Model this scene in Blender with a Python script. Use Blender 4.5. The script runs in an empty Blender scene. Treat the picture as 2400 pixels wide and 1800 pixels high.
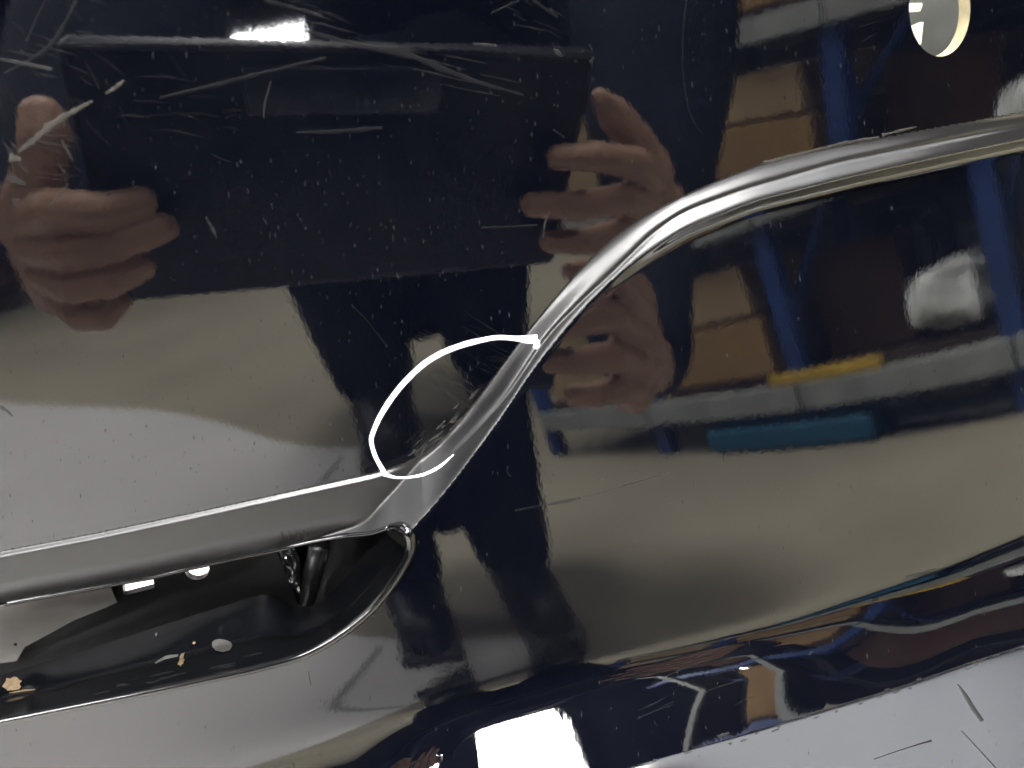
import bpy, bmesh, math, random
import numpy as np
from mathutils import Vector, Matrix
random.seed(7); rng = np.random.default_rng(7)

# ---------------------------------------------------------------- camera, light, exposure
CAM_H = 0.42                 # lens height above the floor
CAM_D = 0.125                # lens to panel
LEAN = math.radians(5.0)     # the panel leans back a little
FPX, PCX, PCY = 1671.0, 1106.0, 829.5      # pinhole in the 2212 x 1659 picture used for measuring
FOOT, ROLL = (740.0, 200.0), math.radians(15.0)
EXPOSURE = 4.0
LAMP = 14.0
PANEL_GLOW = 0.44

_n = np.array([(FOOT[0]-PCX)/FPX, -(FOOT[1]-PCY)/FPX, 1.0]); _n /= np.linalg.norm(_n)
_u = np.array([-math.sin(ROLL), math.cos(ROLL), 0.0]); _u -= _n*(_u@_n); _u /= np.linalg.norm(_u)
_x = np.cross(_n, _u); _x = _x if _x[0] > 0 else -_x
BP = np.stack([_x, _n, _u])                       # panel frame axes in camera (right, up, forward)
CL, SL = math.cos(LEAN), math.sin(LEAN)
RX = np.array([[1, 0, 0], [0, CL, SL], [0, -SL, CL]])   # panel frame -> world
CAMP = np.array([0, -CAM_D, 0.0])                 # camera in the panel frame
CAMR, CAMU, CAMF = BP@[1, 0, 0], BP@[0, 1, 0], BP@[0, 0, 1]
def W(p):
    p = np.asarray(p, float)
    q = (p - CAMP) @ RX.T
    q[..., 2] += CAM_H; q[..., 1] -= CAM_D
    return q
def rayp(px, py):
    px = np.asarray(px, float); py = np.asarray(py, float)
    c = np.stack([(px-PCX)/FPX, -(py-PCY)/FPX, np.ones_like(px)], -1)
    return (c/np.linalg.norm(c, axis=-1, keepdims=True)) @ BP.T
def onplane(px, py, w):                            # panel-frame point at height w over the base sheet
    r = rayp(px, py)
    return CAMP + r*((CAM_D-np.asarray(w))/r[..., 1])[..., None]

scene = bpy.context.scene
cam = bpy.data.cameras.new('camera'); cam_o = bpy.data.objects.new('camera', cam); scene.collection.objects.link(cam_o)
r_, u_, f_ = RX@CAMR, RX@CAMU, RX@CAMF
m = Matrix(((r_[0], u_[0], -f_[0]), (r_[1], u_[1], -f_[1]), (r_[2], u_[2], -f_[2]))).to_4x4()
m.translation = Vector(W(CAMP)); cam_o.matrix_world = m
cam.sensor_fit = 'HORIZONTAL'; cam.sensor_width = 36.0; cam.lens = 36.0*FPX/2212.0
cam.clip_start = 0.004; cam.clip_end = 100.0
cam.dof.use_dof = True; cam.dof.focus_distance = 0.15; cam.dof.aperture_fstop = 18.0
scene.camera = cam_o
scene.view_settings.view_transform = 'Standard'; scene.view_settings.look = 'None'
scene.view_settings.gamma = 1.0; scene.view_settings.use_curve_mapping = False
scene.view_settings.exposure = EXPOSURE
world = bpy.data.worlds.new('World'); scene.world = world; world.use_nodes = True
world.node_tree.nodes['Background'].inputs[0].default_value = (0.75, 0.8, 0.9, 1)
world.node_tree.nodes['Background'].inputs[1].default_value = 0.012

# ---------------------------------------------------------------- the pressed sheet: height over the base plane
MMPX = 0.000080
def smooth_curve(pts, sig=22.0):
    xs = np.arange(-400, 2700, 4.0)
    p = np.array(pts, float); y = np.interp(xs, p[:, 0], p[:, 1])
    l = (p[1, 1]-p[0, 1])/(p[1, 0]-p[0, 0]); rr = (p[-1, 1]-p[-2, 1])/(p[-1, 0]-p[-2, 0])
    y = np.where(xs < p[0, 0], p[0, 1]+l*(xs-p[0, 0]), y); y = np.where(xs > p[-1, 0], p[-1, 1]+rr*(xs-p[-1, 0]), y)
    k = np.arange(-20, 21)*4.0; g = np.exp(-0.5*(k/sig)**2); g /= g.sum()
    yp = np.concatenate([y[0]+(np.arange(-20, 0))*(y[1]-y[0]), y, y[-1]+np.arange(1, 21)*(y[-1]-y[-2])])
    y = np.convolve(yp, g, 'valid')
    return xs, y, np.gradient(y, 4.0)
def sdist(curve, px, py):
    xs, y, dy = curve
    return (py-np.interp(px, xs, y))/np.sqrt(1+np.interp(px, xs, dy)**2)
U_ = smooth_curve([(-200, 1232), (0, 1190), (200, 1152), (400, 1110), (600, 1066), (737, 1036), (820, 1018), (880, 999), (930, 972), (975, 930), (1014, 886), (1050, 838), (1104, 762), (1160, 692), (1204, 636), (1270, 563), (1330, 508), (1400, 460), (1475, 422), (1560, 385), (1648, 352), (1740, 330), (1841, 309), (2041, 272), (2212, 245), (2450, 212)])
K1_ = smooth_curve([(-200, 1460), (700, 1260), (854, 1106), (887, 1073), (950, 1006), (1027, 930), (1104, 846), (1144, 780), (1180, 726), (1250, 655), (1320, 595), (1400, 510), (1475, 457), (1608, 408), (1808, 350), (2041, 303), (2212, 270), (2450, 236)])
K2_ = smooth_curve([(-200, 1480), (300, 1400), (600, 1330), (800, 1230), (880, 1155), (924, 1106), (970, 1053), (1037, 963), (1087, 896), (1154, 793), (1247, 680), (1320, 605), (1390, 548), (1475, 492), (1628, 432), (1841, 379), (2041, 335), (2212, 299), (2450, 258)])
G_ = smooth_curve([(-200, 1770), (400, 1655), (700, 1590), (1000, 1505), (1300, 1425), (1500, 1385), (1700, 1335), (1950, 1245), (2212, 1138), (2450, 1040)], 60)
E_ = smooth_curve([(900, 1790), (1100, 1735), (1380, 1652), (1600, 1590), (1900, 1497), (2212, 1393), (2450, 1315)], 40)
POCKET = np.array([(-190, 1346), (0, 1306), (167, 1276), (267, 1258), (333, 1246), (417, 1226), (500, 1208), (600, 1187), (667, 1171), (740, 1158), (800, 1152), (835, 1141), (862, 1138), (880, 1148), (887, 1170), (884, 1195), (868, 1228), (842, 1268), (806, 1312), (768, 1346), (730, 1374), (690, 1398), (640, 1420), (560, 1442), (480, 1460), (300, 1498), (120, 1534), (0, 1558), (-190, 1597)], float)
def catmull(p, n=6, closed=True):
    p = np.asarray(p, float); N = len(p); out = []
    rngi = range(N) if closed else range(N-1)
    for i in rngi:
        if closed: a, b, c, e = p[i-1], p[i], p[(i+1) % N], p[(i+2) % N]
        else: a, b, c, e = p[max(i-1, 0)], p[i], p[i+1], p[min(i+2, N-1)]
        for t in np.linspace(0, 1, n, endpoint=False):
            out.append(0.5*((2*b)+(c-a)*t+(2*a-5*b+4*c-e)*t*t+(3*b-a-3*c+e)*t**3))
    if not closed: out.append(p[-1])
    return np.array(out)
def inside(poly, px, py):
    res = np.zeros(np.shape(px), bool); n = len(poly); j = n-1
    for i in range(n):
        xi, yi = poly[i]; xj, yj = poly[j]
        c = ((yi > py) != (yj > py)) & (px < (xj-xi)*(py-yi)/(yj-yi+1e-12)+xi)
        res ^= c; j = i
    return res
PTOP_ = smooth_curve([(-200, 1348)]+[tuple(p) for p in POCKET[1:11]]+[(900, 1120), (1000, 1090)], 10)

def sstep(a, b, x):
    t = np.clip((x-a)/(b-a), 0, 1); return t*t*(3-2*t)
def fit_lower():
    rows, rhs = [], []
    def uv(px, py): p = onplane(px, py, 0.0); return p[0]*10, p[2]*10     # decimetres
    def mono(u, v): return [1, u, v, u*u, u*v, v*v, u**3, u*u*v, u*v*v, v**3]
    def du(u, v): return [0, 1, 0, 2*u, v, 0, 3*u*u, 2*u*v, v*v, 0]
    def dv(u, v): return [0, 0, 1, 0, u, 2*v, 0, u*u, 2*u*v, 3*v*v]
    def add(row, val, wt): rows.append(np.array(row)*wt); rhs.append(val*wt)
    for px, py in ((930, 1106), (1040, 963), (1154, 793), (1320, 605), (1475, 492), (1841, 379), (2212, 299)):
        add(mono(*uv(px, py)), 0.0030*10, 1.6 if px < 1100 else 0.35)
    for px, py, t in ((1440, 740, 9.4), (1480, 960, 9.2), (1640, 600, 8.6), (1690, 790, 8.2), (1700, 900, 8.0), (1700, 1000, 7.8), (1900, 400, 6.8), (2150, 985, 7.2), (2170, 810, 7.0), (2130, 550, 6.4), (1230, 1310, 7.0), (1200, 1000, 7.2), (1700, 1250, 7.5), (300, 1560, 4.6), (700, 1450, 5.4), (1000, 1300, 6.8), (1190, 1650, 7.4), (2200, 1600, 7.0), (1700, 1550, 7.6), (1900, 1400, 7.3), (300, 1700, 5.0), (960, 1110, 7.0)):
        add(dv(*uv(px, py)), -math.tan(math.radians(t)), 1.0)
    for px, py, a in ((1640, 600, 4.6), (1690, 790, 4.6), (1700, 1000, 4.4), (2150, 985, 3.6), (2130, 550, 3.8), (1230, 1310, -0.4), (1200, 1000, 0.2), (300, 1560, 0.0), (800, 1450, 0.0), (1190, 1650, 0.0), (1900, 1500, 2.0)):
        add(du(*uv(px, py)), -math.tan(math.radians(a)), 2.0)
    c, *_ = np.linalg.lstsq(np.array(rows), np.array(rhs), rcond=None)
    return lambda u, v: sum(ci*mi for ci, mi in zip(c, mono(u*10, v*10)))/10 + 0.0034
LOWER = fit_lower()
_sg = np.arange(-400, 900, 2.0)
_e = np.radians(np.clip(np.where(_sg < 0, 4.5*np.clip((_sg+70)/70, 0, 1)**2, 4.5+0.127*_sg), 0, 34))
_e2 = np.radians(np.interp(_sg, [-70, -25, 0, 25, 60, 110, 260, 900], [0, 1.5, 5, 15, 30, 35, 38, 38]))
FIL, FIL2 = (np.cumsum((np.tan(np.radians(7)+ee)-math.tan(math.radians(7)))*np.interp(_sg, [0, 60, 250, 500], [0.85, 0.80, 0.62, 0.45]))*2.0*MMPX for ee in (_e, _e2))
def sheet_w(px, py):
    p0 = onplane(px, py, np.zeros_like(px)); u, v = p0[..., 0], p0[..., 2]
    sU, sK1, sK2, sG, sE = (sdist(c, px, py) for c in (U_, K1_, K2_, G_, E_))
    fb = 1-sstep(760, 1040, px)*(1-sstep(1360, 2100, px))
    wl = LOWER(u, v) + np.interp(sG, _sg, FIL)*fb + np.interp(sG, _sg, FIL2)*(1-fb)
    se = np.maximum(sE, 0)
    wl = wl + np.where(sE > 0, (np.sqrt(se**2+16)-4)*MMPX*0.22, 0)
    # lip over the pocket, to the left
    dg = sstep(780, 960, px)
    lip = 0.0007*(1-dg)*sstep(0, 16, sU) - 0.00022*dg*sstep(0, 34, sU) + np.clip(sU-16, 0, None)*MMPX*0.06*(1-dg)
    above = -sdist(PTOP_, px, py)
    roll = np.clip(1-above/46.0, 0, 1.6)
    lip = lip - 0.0021*roll**2*(1-sstep(700, 900, px))
    wid = np.maximum(sU-sK2, 1.0)
    b2 = wl - np.maximum(0.95*MMPX, wl/(0.9*wid))*np.clip(-sK2, 0, None)
    k = 0.00018
    left = np.log(np.exp(np.clip(lip/k, -60, 60))+np.exp(np.clip(b2/k, -60, 60)))*k
    q = np.clip(sU/np.maximum(sU-sK2, 1e-3), 0, 1)
    f1 = np.clip((sU-sK1)/wid, 0.25, 0.75)
    qq = f1*sstep(0, 1, np.clip(q/f1, 0, 1)) + (1-f1)*sstep(0, 1, np.clip((q-f1)/(1-f1), 0, 1))
    qq = 0.35*q + 0.65*qq
    amp = bead_amp(px)*np.exp(-(np.clip(sK2, 0, None)/12.0)**2)
    right = (wl+amp)*qq - 0.00022*np.exp(-(sK1/5.0)**2)
    band = left + (right-left)*sstep(930, 1120, px)
    band = band*sstep(-2, 7, sU)
    # the crest rolls softly into the lower sheet
    top = wl+amp; k2 = 0.00013
    dl = np.where(sK2 < 0, band-top, 0.7*MMPX*sK2)
    w = top - k2*np.log1p(np.exp(np.clip(-dl/k2, -40, 40)))
    w = np.where(-dl/k2 > 38, top+dl, w)
    w = np.where(sU < 0, np.minimum(w, 0)*0, w)
    return w*sstep(-1, 6, sU)
def bead_amp(px):
    return np.interp(px, _bx, _ba)
_bx = np.arange(-400, 2700, 20.0); _by = np.interp(_bx, K2_[0], K2_[1])
_bp = onplane(_bx, _by, np.zeros_like(_bx)); _ba = np.clip(0.0027-LOWER(_bp[:, 0], _bp[:, 2]), 0, 0.0036)*sstep(1150, 1500, _bx)
# ------------------------------------------------ END OF MATH
def surf(px, py):
    px = np.asarray(px, float); py = np.asarray(py, float)
    return onplane(px, py, sheet_w(px, py))
def surf_n(px, py, h=1.6):
    a = surf(px+h, py)-surf(px-h, py); b = surf(px, py+h)-surf(px, py-h)
    n = np.cross(a, b); n /= np.linalg.norm(n, axis=-1, keepdims=True)
    return np.where((n[..., 1] > 0)[..., None], -n, n)

# ---------------------------------------------------------------- materials
def mat(name, col, rough=0.5, spec=0.5, noise=0.0, nscale=20.0, bump=0.0, bscale=200.0, metal=0.0, col2=None, emit=None, estr=0.0, stretch=None, alpha=1.0):
    m = bpy.data.materials.new(name); m.use_nodes = True
    nt = m.node_tree; b = nt.nodes['Principled BSDF']
    b.inputs['Base Color'].default_value = (*col, 1); b.inputs['Roughness'].default_value = rough
    b.inputs['Specular IOR Level'].default_value = spec; b.inputs['Metallic'].default_value = metal
    b.inputs['Alpha'].default_value = alpha
    if emit: b.inputs['Emission Color'].default_value = (*emit, 1); b.inputs['Emission Strength'].default_value = estr
    tc = nt.nodes.new('ShaderNodeTexCoord'); src = tc.outputs['Object']
    if stretch:
        mp = nt.nodes.new('ShaderNodeMapping'); mp.inputs['Scale'].default_value = stretch
        nt.links.new(src, mp.inputs[0]); src = mp.outputs[0]
    if noise > 0:
        n = nt.nodes.new('ShaderNodeTexNoise'); n.inputs['Scale'].default_value = nscale; n.inputs['Detail'].default_value = 6
        nt.links.new(src, n.inputs['Vector'])
        r = nt.nodes.new('ShaderNodeValToRGB')
        c2 = col2 or tuple(c*(1-noise) for c in col)
        r.color_ramp.elements[0].color = (*c2, 1); r.color_ramp.elements[1].color = (*col, 1)
        r.color_ramp.elements[0].position = 0.35; r.color_ramp.elements[1].position = 0.68
        nt.links.new(n.outputs['Fac'], r.inputs[0]); nt.links.new(r.outputs[0], b.inputs['Base Color'])
    if bump > 0:
        n = nt.nodes.new('ShaderNodeTexNoise'); n.inputs['Scale'].default_value = bscale; n.inputs['Detail'].default_value = 3
        nt.links.new(src, n.inputs['Vector'])
        bp = nt.nodes.new('ShaderNodeBump'); bp.inputs['Distance'].default_value = bump; bp.inputs['Strength'].default_value = 1.0
        nt.links.new(n.outputs['Fac'], bp.inputs['Height']); nt.links.new(bp.outputs[0], b.inputs['Normal'])
    return m
def paint_material():
    m = bpy.data.materials.new('black_clearcoat_paint'); m.use_nodes = True
    nt = m.node_tree; b = nt.nodes['Principled BSDF']; L = nt.links.new; N = nt.nodes.new
    b.inputs['IOR'].default_value = 1.52
    tc = N('ShaderNodeTexCoord')
    # haze of fine swirl scratches: a little dust colour and roughness
    n1 = N('ShaderNodeTexNoise'); n1.inputs['Scale'].default_value = 38; n1.inputs['Detail'].default_value = 7; n1.inputs['Roughness'].default_value = 0.65
    L(tc.outputs['Object'], n1.inputs['Vector'])
    cr = N('ShaderNodeValToRGB'); cr.color_ramp.elements[0].position = 0.45; cr.color_ramp.elements[1].position = 0.85
    cr.color_ramp.elements[0].color = (0.0006, 0.0008, 0.0017, 1); cr.color_ramp.elements[1].color = (0.0016, 0.0018, 0.0026, 1)
    L(n1.outputs['Fac'], cr.inputs[0]); L(cr.outputs[0], b.inputs['Base Color'])
    mr = N('ShaderNodeMapRange'); mr.inputs['From Min'].default_value = 0.35; mr.inputs['From Max'].default_value = 0.8
    mr.inputs['To Min'].default_value = 0.015; mr.inputs['To Max'].default_value = 0.045
    L(n1.outputs['Fac'], mr.inputs['Value']); L(mr.outputs[0], b.inputs['Roughness'])
    # orange peel
    n2 = N('ShaderNodeTexNoise'); n2.inputs['Scale'].default_value = 900; n2.inputs['Detail'].default_value = 2
    mp = N('ShaderNodeMapping'); mp.inputs['Scale'].default_value = (1.5, 1, 0.8); L(tc.outputs['Object'], mp.inputs[0]); L(mp.outputs[0], n2.inputs['Vector'])
    bp = N('ShaderNodeBump'); bp.inputs['Distance'].default_value = 2.7e-6; bp.inputs['Strength'].default_value = 1.0
    L(n2.outputs['Fac'], bp.inputs['Height']); L(bp.outputs[0], b.inputs['Normal'])
    return m
M = {}
M['paint'] = paint_material()
M['paint_dull'] = mat('black_paint_dulled_by_polish', (0.0006, 0.0007, 0.0010), 0.38, 0.52, bump=2.0e-6, bscale=900)
M['paint_step'] = mat('black_paint_on_the_step', (0.0006, 0.0007, 0.0010), 0.15, 0.52, bump=2.0e-6, bscale=900)
M['gloss'] = mat('black_gloss_plastic', (0.0008, 0.0009, 0.0012), 0.12, 0.5, bump=2e-6, bscale=700)
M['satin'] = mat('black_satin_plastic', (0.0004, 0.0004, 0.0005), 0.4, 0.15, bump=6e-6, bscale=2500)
M['sheen'] = mat('painted_grey_sheen', (0.05, 0.048, 0.044), 0.45, 0.4, noise=0.25, nscale=120)
M['plate'] = mat('grey_inner_plate', (0.05, 0.052, 0.047), 0.5, 0.4, noise=0.3, nscale=90)
M['cream'] = mat('cream_primer_edge', (0.30, 0.26, 0.16), 0.5, 0.3, noise=0.3, nscale=500)
M['marker'] = mat('white_paint_marker', (0.55, 0.56, 0.60), 0.5, 0.3, noise=0.15, nscale=700)
M['scratch'] = mat('pale_scratch', (0.017, 0.017, 0.017), 0.6, 0.2, noise=0.85, nscale=2200, alpha=0.55)
M['scratch_faint'] = mat('faint_scratch', (0.0075, 0.0078, 0.009), 0.6, 0.2, noise=0.7, nscale=1500, alpha=0.26)
M['scuff'] = mat('cream_scuff', (0.034, 0.032, 0.026), 0.7, 0.2, noise=0.8, nscale=2200, alpha=0.75)
M['haze'] = mat('pale_smear', (0.022, 0.021, 0.018), 0.8, 0.1, noise=0.85, nscale=1800, alpha=0.06)
M['dust'] = mat('dust', (0.034, 0.034, 0.037), 0.8, 0.1, noise=0.55, nscale=140, alpha=0.3)
M['chip'] = mat('bare_chip', (0.055, 0.038, 0.02), 0.7, 0.2, noise=0.5, nscale=1500)
M['chip_grey'] = mat('grey_spot', (0.018, 0.0175, 0.016), 0.6, 0.2, noise=0.3, nscale=900)
M['phone'] = mat('dark_phone_case', (0.0022, 0.003, 0.007), 0.45, 0.3, bump=2e-5, bscale=900)
M['phone_edge'] = mat('phone_case_edge', (0.012, 0.014, 0.018), 0.5, 0.5)
M['glass'] = mat('lens_glass', (0.003, 0.003, 0.004), 0.05, 0.6)
M['bump'] = mat('camera_island', (0.012, 0.015, 0.024), 0.3, 0.5)
M['skin'] = mat('skin', (0.42, 0.25, 0.165), 0.5, 0.35, noise=0.22, nscale=60, bump=2.5e-4, bscale=260)
M['navy'] = mat('navy_fabric', (0.008, 0.010, 0.019), 0.9, 0.1, noise=0.4, nscale=30, bump=0.002, bscale=60)
M['trouser'] = mat('dark_trouser_fabric', (0.008, 0.010, 0.018), 0.9, 0.1, noise=0.4, nscale=25, bump=0.002, bscale=50)
M['shoe'] = mat('black_shoe', (0.012, 0.012, 0.013), 0.5, 0.4, noise=0.3)
M['sole'] = mat('grey_sole', (0.06, 0.06, 0.055), 0.7, 0.2)
M['hair'] = mat('dark_hair', (0.015, 0.012, 0.01), 0.6, 0.3, bump=0.002, bscale=300)
M['eye'] = mat('eye', (0.5, 0.5, 0.48), 0.2, 0.5)
M['floor'] = mat('beige_concrete', (0.275, 0.25, 0.185), 0.75, 0.2, noise=0.22, nscale=2.2)
M['mat'] = mat('pale_grey_sheet', (0.47, 0.46, 0.445), 0.6, 0.3, noise=0.08, nscale=3)
M['seam'] = mat('dark_seam', (0.24, 0.24, 0.24), 0.8)
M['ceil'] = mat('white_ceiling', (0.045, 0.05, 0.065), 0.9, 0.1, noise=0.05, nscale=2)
M['grid'] = mat('dark_ceiling_joint', (0.05, 0.05, 0.05), 0.7)
M['lamp'] = mat('lit_diffuser', (0.9, 0.9, 0.9), 0.6, 0.1, emit=(1.0, 0.98, 0.96), estr=LAMP)
M['step_glow'] = mat('bright_glow_sheet', (0.8, 0.8, 0.8), 0.6, 0.1, emit=(0.88, 0.92, 1.0), estr=PANEL_GLOW)
M['ridge_glow'] = mat('dim_glow_sheet', (0.8, 0.8, 0.8), 0.6, 0.1, emit=(1.0, 0.97, 1.0), estr=PANEL_GLOW*0.6)
M['window'] = mat('bright_window', (0.9, 0.9, 0.9), 0.3, 0.3, emit=(0.97, 0.98, 1.0), estr=9.0)
M['white_metal'] = mat('white_metal', (0.55, 0.55, 0.55), 0.5, 0.4)
M['wall'] = mat('grey_brown_wall', (0.035, 0.03, 0.028), 0.9, 0.1, noise=0.4, nscale=1.5)
M['blue'] = mat('blue_steel', (0.018, 0.045, 0.16), 0.45, 0.4, noise=0.3, nscale=15)
M['beam'] = mat('grey_steel_beam', (0.25, 0.265, 0.245), 0.55, 0.3, noise=0.3, nscale=12)
M['board'] = mat('brown_shelf_board', (0.05, 0.035, 0.025), 0.85, 0.1, noise=0.5, nscale=10)
M['card'] = mat('cardboard', (0.26, 0.165, 0.075), 0.85, 0.1, noise=0.25, nscale=9)
M['card2'] = mat('pale_cardboard', (0.30, 0.22, 0.125), 0.85, 0.1, noise=0.25, nscale=9)
M['card3'] = mat('dark_cardboard', (0.065, 0.035, 0.02), 0.85, 0.1, noise=0.4, nscale=9)
M['tape'] = mat('tan_tape', (0.42, 0.34, 0.22), 0.3, 0.5)
M['wrap'] = mat('dark_stretch_wrap', (0.045, 0.05, 0.07), 0.25, 0.6, noise=0.7, nscale=18, stretch=(3, 3, 0.3), bump=0.01, bscale=20)
M['sack'] = mat('white_plastic_sack', (0.62, 0.64, 0.61), 0.4, 0.4, noise=0.35, nscale=14, bump=0.02, bscale=16)
M['teal'] = mat('teal_plastic', (0.015, 0.085, 0.15), 0.4, 0.4, noise=0.3)
M['red'] = mat('red_plastic', (0.30, 0.03, 0.03), 0.5, 0.3)
M['yellow'] = mat('yellow_tape_roll', (0.50, 0.33, 0.04), 0.6, 0.3, noise=0.3)

# ---------------------------------------------------------------- helpers
COL = scene.collection
def add_mesh(name, verts, faces, material, parent=None, smooth=False, label=None, cat=None, group=None, kind=None):
    me = bpy.data.meshes.new(name); me.from_pydata([tuple(map(float, v)) for v in verts], [], [tuple(map(int, f)) for f in faces]); me.update()
    if material is not None: me.materials.append(material)
    if smooth: me.polygons.foreach_set('use_smooth', [True]*len(me.polygons))
    o = bpy.data.objects.new(name, me); COL.objects.link(o)
    if parent is not None: o.parent = parent
    tag(o, label, cat, group, kind)
    return o
def tag(o, label=None, cat=None, group=None, kind=None):
    if label: o['label'] = label
    if cat: o['category'] = cat
    if group: o['group'] = group
    if kind: o['kind'] = kind
    return o
def empty(name, loc, label=None, cat=None, group=None):
    o = bpy.data.objects.new(name, None); COL.objects.link(o); o.location = loc; o.empty_display_size = 0.05
    return tag(o, label, cat, group)
def keep(o, parent):                                # parent without moving (parents are only translated)
    o.parent = parent; o.matrix_parent_inverse = Matrix.Translation(parent.location).inverted(); return o
class MB:
    def __init__(s): s.v, s.f = [], []
    def add(s, v, f):
        n = len(s.v); s.v += [tuple(map(float, p)) for p in v]; s.f += [tuple(int(i)+n for i in q) for q in f]; return s
    def box(s, c, h, ax=None, bevel=0.0):
        ax = np.eye(3) if ax is None else np.asarray(ax)
        c = np.asarray(c, float)
        if bevel <= 0:
            v = [c+ax[0]*h[0]*i+ax[1]*h[1]*j+ax[2]*h[2]*k for i in (-1, 1) for j in (-1, 1) for k in (-1, 1)]
            return s.add(v, [(0, 1, 3, 2), (4, 6, 7, 5), (0, 4, 5, 1), (2, 3, 7, 6), (0, 2, 6, 4), (1, 5, 7, 3)])
        bm = bmesh.new(); bmesh.ops.create_cube(bm, size=2.0)
        for q in bm.verts: q.co = Vector((q.co.x*h[0], q.co.y*h[1], q.co.z*h[2]))
        bmesh.ops.bevel(bm, geom=list(bm.edges), offset=bevel, segments=2, affect='EDGES', profile=0.5)
        bm.verts.index_update()
        v = [c+ax[0]*q.co.x+ax[1]*q.co.y+ax[2]*q.co.z for q in bm.verts]; f = [[q.index for q in p.verts] for p in bm.faces]
        bm.free(); return s.add(v, f)
    def tube(s, pts, rad, n=10, closed=False, cap=True):
        pts = np.asarray(pts, float); K = len(pts); rad = np.broadcast_to(np.asarray(rad, float), (K,))
        tan = np.roll(pts, -1, 0)-np.roll(pts, 1, 0)
        if not closed: tan[0] = pts[1]-pts[0]; tan[-1] = pts[-1]-pts[-2]
        tan /= np.linalg.norm(tan, axis=1, keepdims=True)+1e-12
        ref = np.array([0.3, -0.8, 0.52]); v = []
        for p, t, r in zip(pts, tan, rad):
            a = np.cross(t, ref); a /= np.linalg.norm(a)+1e-12; b = np.cross(t, a)
            v += [p+r*(a*math.cos(2*math.pi*i/n)+b*math.sin(2*math.pi*i/n)) for i in range(n)]
        f = []
        for k in range(K if closed else K-1):
            for i in range(n):
                f.append((k*n+i, k*n+(i+1) % n, ((k+1) % K)*n+(i+1) % n, ((k+1) % K)*n+i))
        if not closed and cap: f += [tuple(range(n))[::-1], tuple((K-1)*n+i for i in range(n))]
        return s.add(v, f)
    def capsule(s, a, b, ra, rb, n=14, m=5, squash=None):
        a = np.asarray(a, float); b = np.asarray(b, float); t = b-a; L = np.linalg.norm(t)
        t = t/L if L > 1e-9 else np.array([0, 0, 1.0])
        x = np.cross(t, [0.31, 0.77, 0.55]); x /= np.linalg.norm(x); y = np.cross(t, x); v = []
        rings = [(a, ra, -math.pi/2+math.pi/2*k/m) for k in range(1, m+1)]+[(b, rb, math.pi/2*k/m) for k in range(0, m)]
        for c, r, ph in rings:
            for i in range(n):
                th = 2*math.pi*i/n
                v.append(c+t*r*math.sin(ph)+r*math.cos(ph)*(x*math.cos(th)+y*math.sin(th)))
        K = len(rings); v += [a-t*ra, b+t*rb]; f = []
        for k in range(K-1):
            for i in range(n): f.append((k*n+i, k*n+(i+1) % n, (k+1)*n+(i+1) % n, (k+1)*n+i))
        for i in range(n):
            f.append((K*n, (i+1) % n, i)); f.append((K*n+1, (K-1)*n+i, (K-1)*n+(i+1) % n))
        return s.add(v, f)
    def build(s, name, material, parent=None, smooth=False, **k): return add_mesh(name, s.v, s.f, material, parent, smooth, **k)
def remeshed(mb, voxel, iters=4):
    o = mb.build('tmp', None)
    r = o.modifiers.new('r', 'REMESH'); r.mode = 'VOXEL'; r.voxel_size = voxel
    if iters:
        k = o.modifiers.new('s', 'SMOOTH'); k.iterations = iters; k.factor = 0.5
    dg = bpy.context.evaluated_depsgraph_get(); ev = o.evaluated_get(dg); me = ev.to_mesh()
    v = np.empty(len(me.vertices)*3); me.vertices.foreach_get('co', v); v = v.reshape(-1, 3)
    f = [tuple(p.vertices) for p in me.polygons]
    ev.to_mesh_clear(); me0 = o.data; bpy.data.objects.remove(o); bpy.data.meshes.remove(me0)
    return v, f
def chain(mb, pts, rads):
    for a, b, ra, rb in zip(pts[:-1], pts[1:], rads[:-1], rads[1:]): mb.capsule(a, b, ra, rb)

# ---------------------------------------------------------------- floor, ceiling, far walls
def quad(name, p, material, **k): return add_mesh(name, p, [(0, 1, 2, 3)], material, **k)
CEIL = 3.0
quad('floor', [(-9, -9, 0), (9, -9, 0), (9, 6, 0), (-9, 6, 0)], M['floor'], kind='structure', label='beige concrete floor of the store room')
ceil = quad('ceiling', [(-9, -9, CEIL), (-9, 6, CEIL), (9, 6, CEIL), (9, -9, CEIL)], M['ceil'], kind='structure', label='dark ceiling crossed by thin joints')
quad('wall', [(-9, -8, 0), (9, -8, 0), (9, -8, CEIL), (-9, -8, CEIL)], M['wall'], kind='structure', label='dim grey brown far wall')
quad('wall', [(-9, 3.0, 0), (-9, 3.0, CEIL), (9, 3.0, CEIL), (9, 3.0, 0)], M['mat'], kind='structure', label='pale wall behind the bumper')
for i, x in enumerate(np.arange(-4.0, 4.3, 2.0)):
    keep(MB().box((x, -1.5, CEIL-0.006), (0.006, 5.0, 0.004)).build('ceiling_joint', M['grid']), ceil)
for i, y in enumerate(np.arange(-5.3, 3.4, 2.4)):
    keep(MB().box((0, y, CEIL-0.016), (5.0, 0.006, 0.004)).build('ceiling_joint', M['grid']), ceil)
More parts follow.
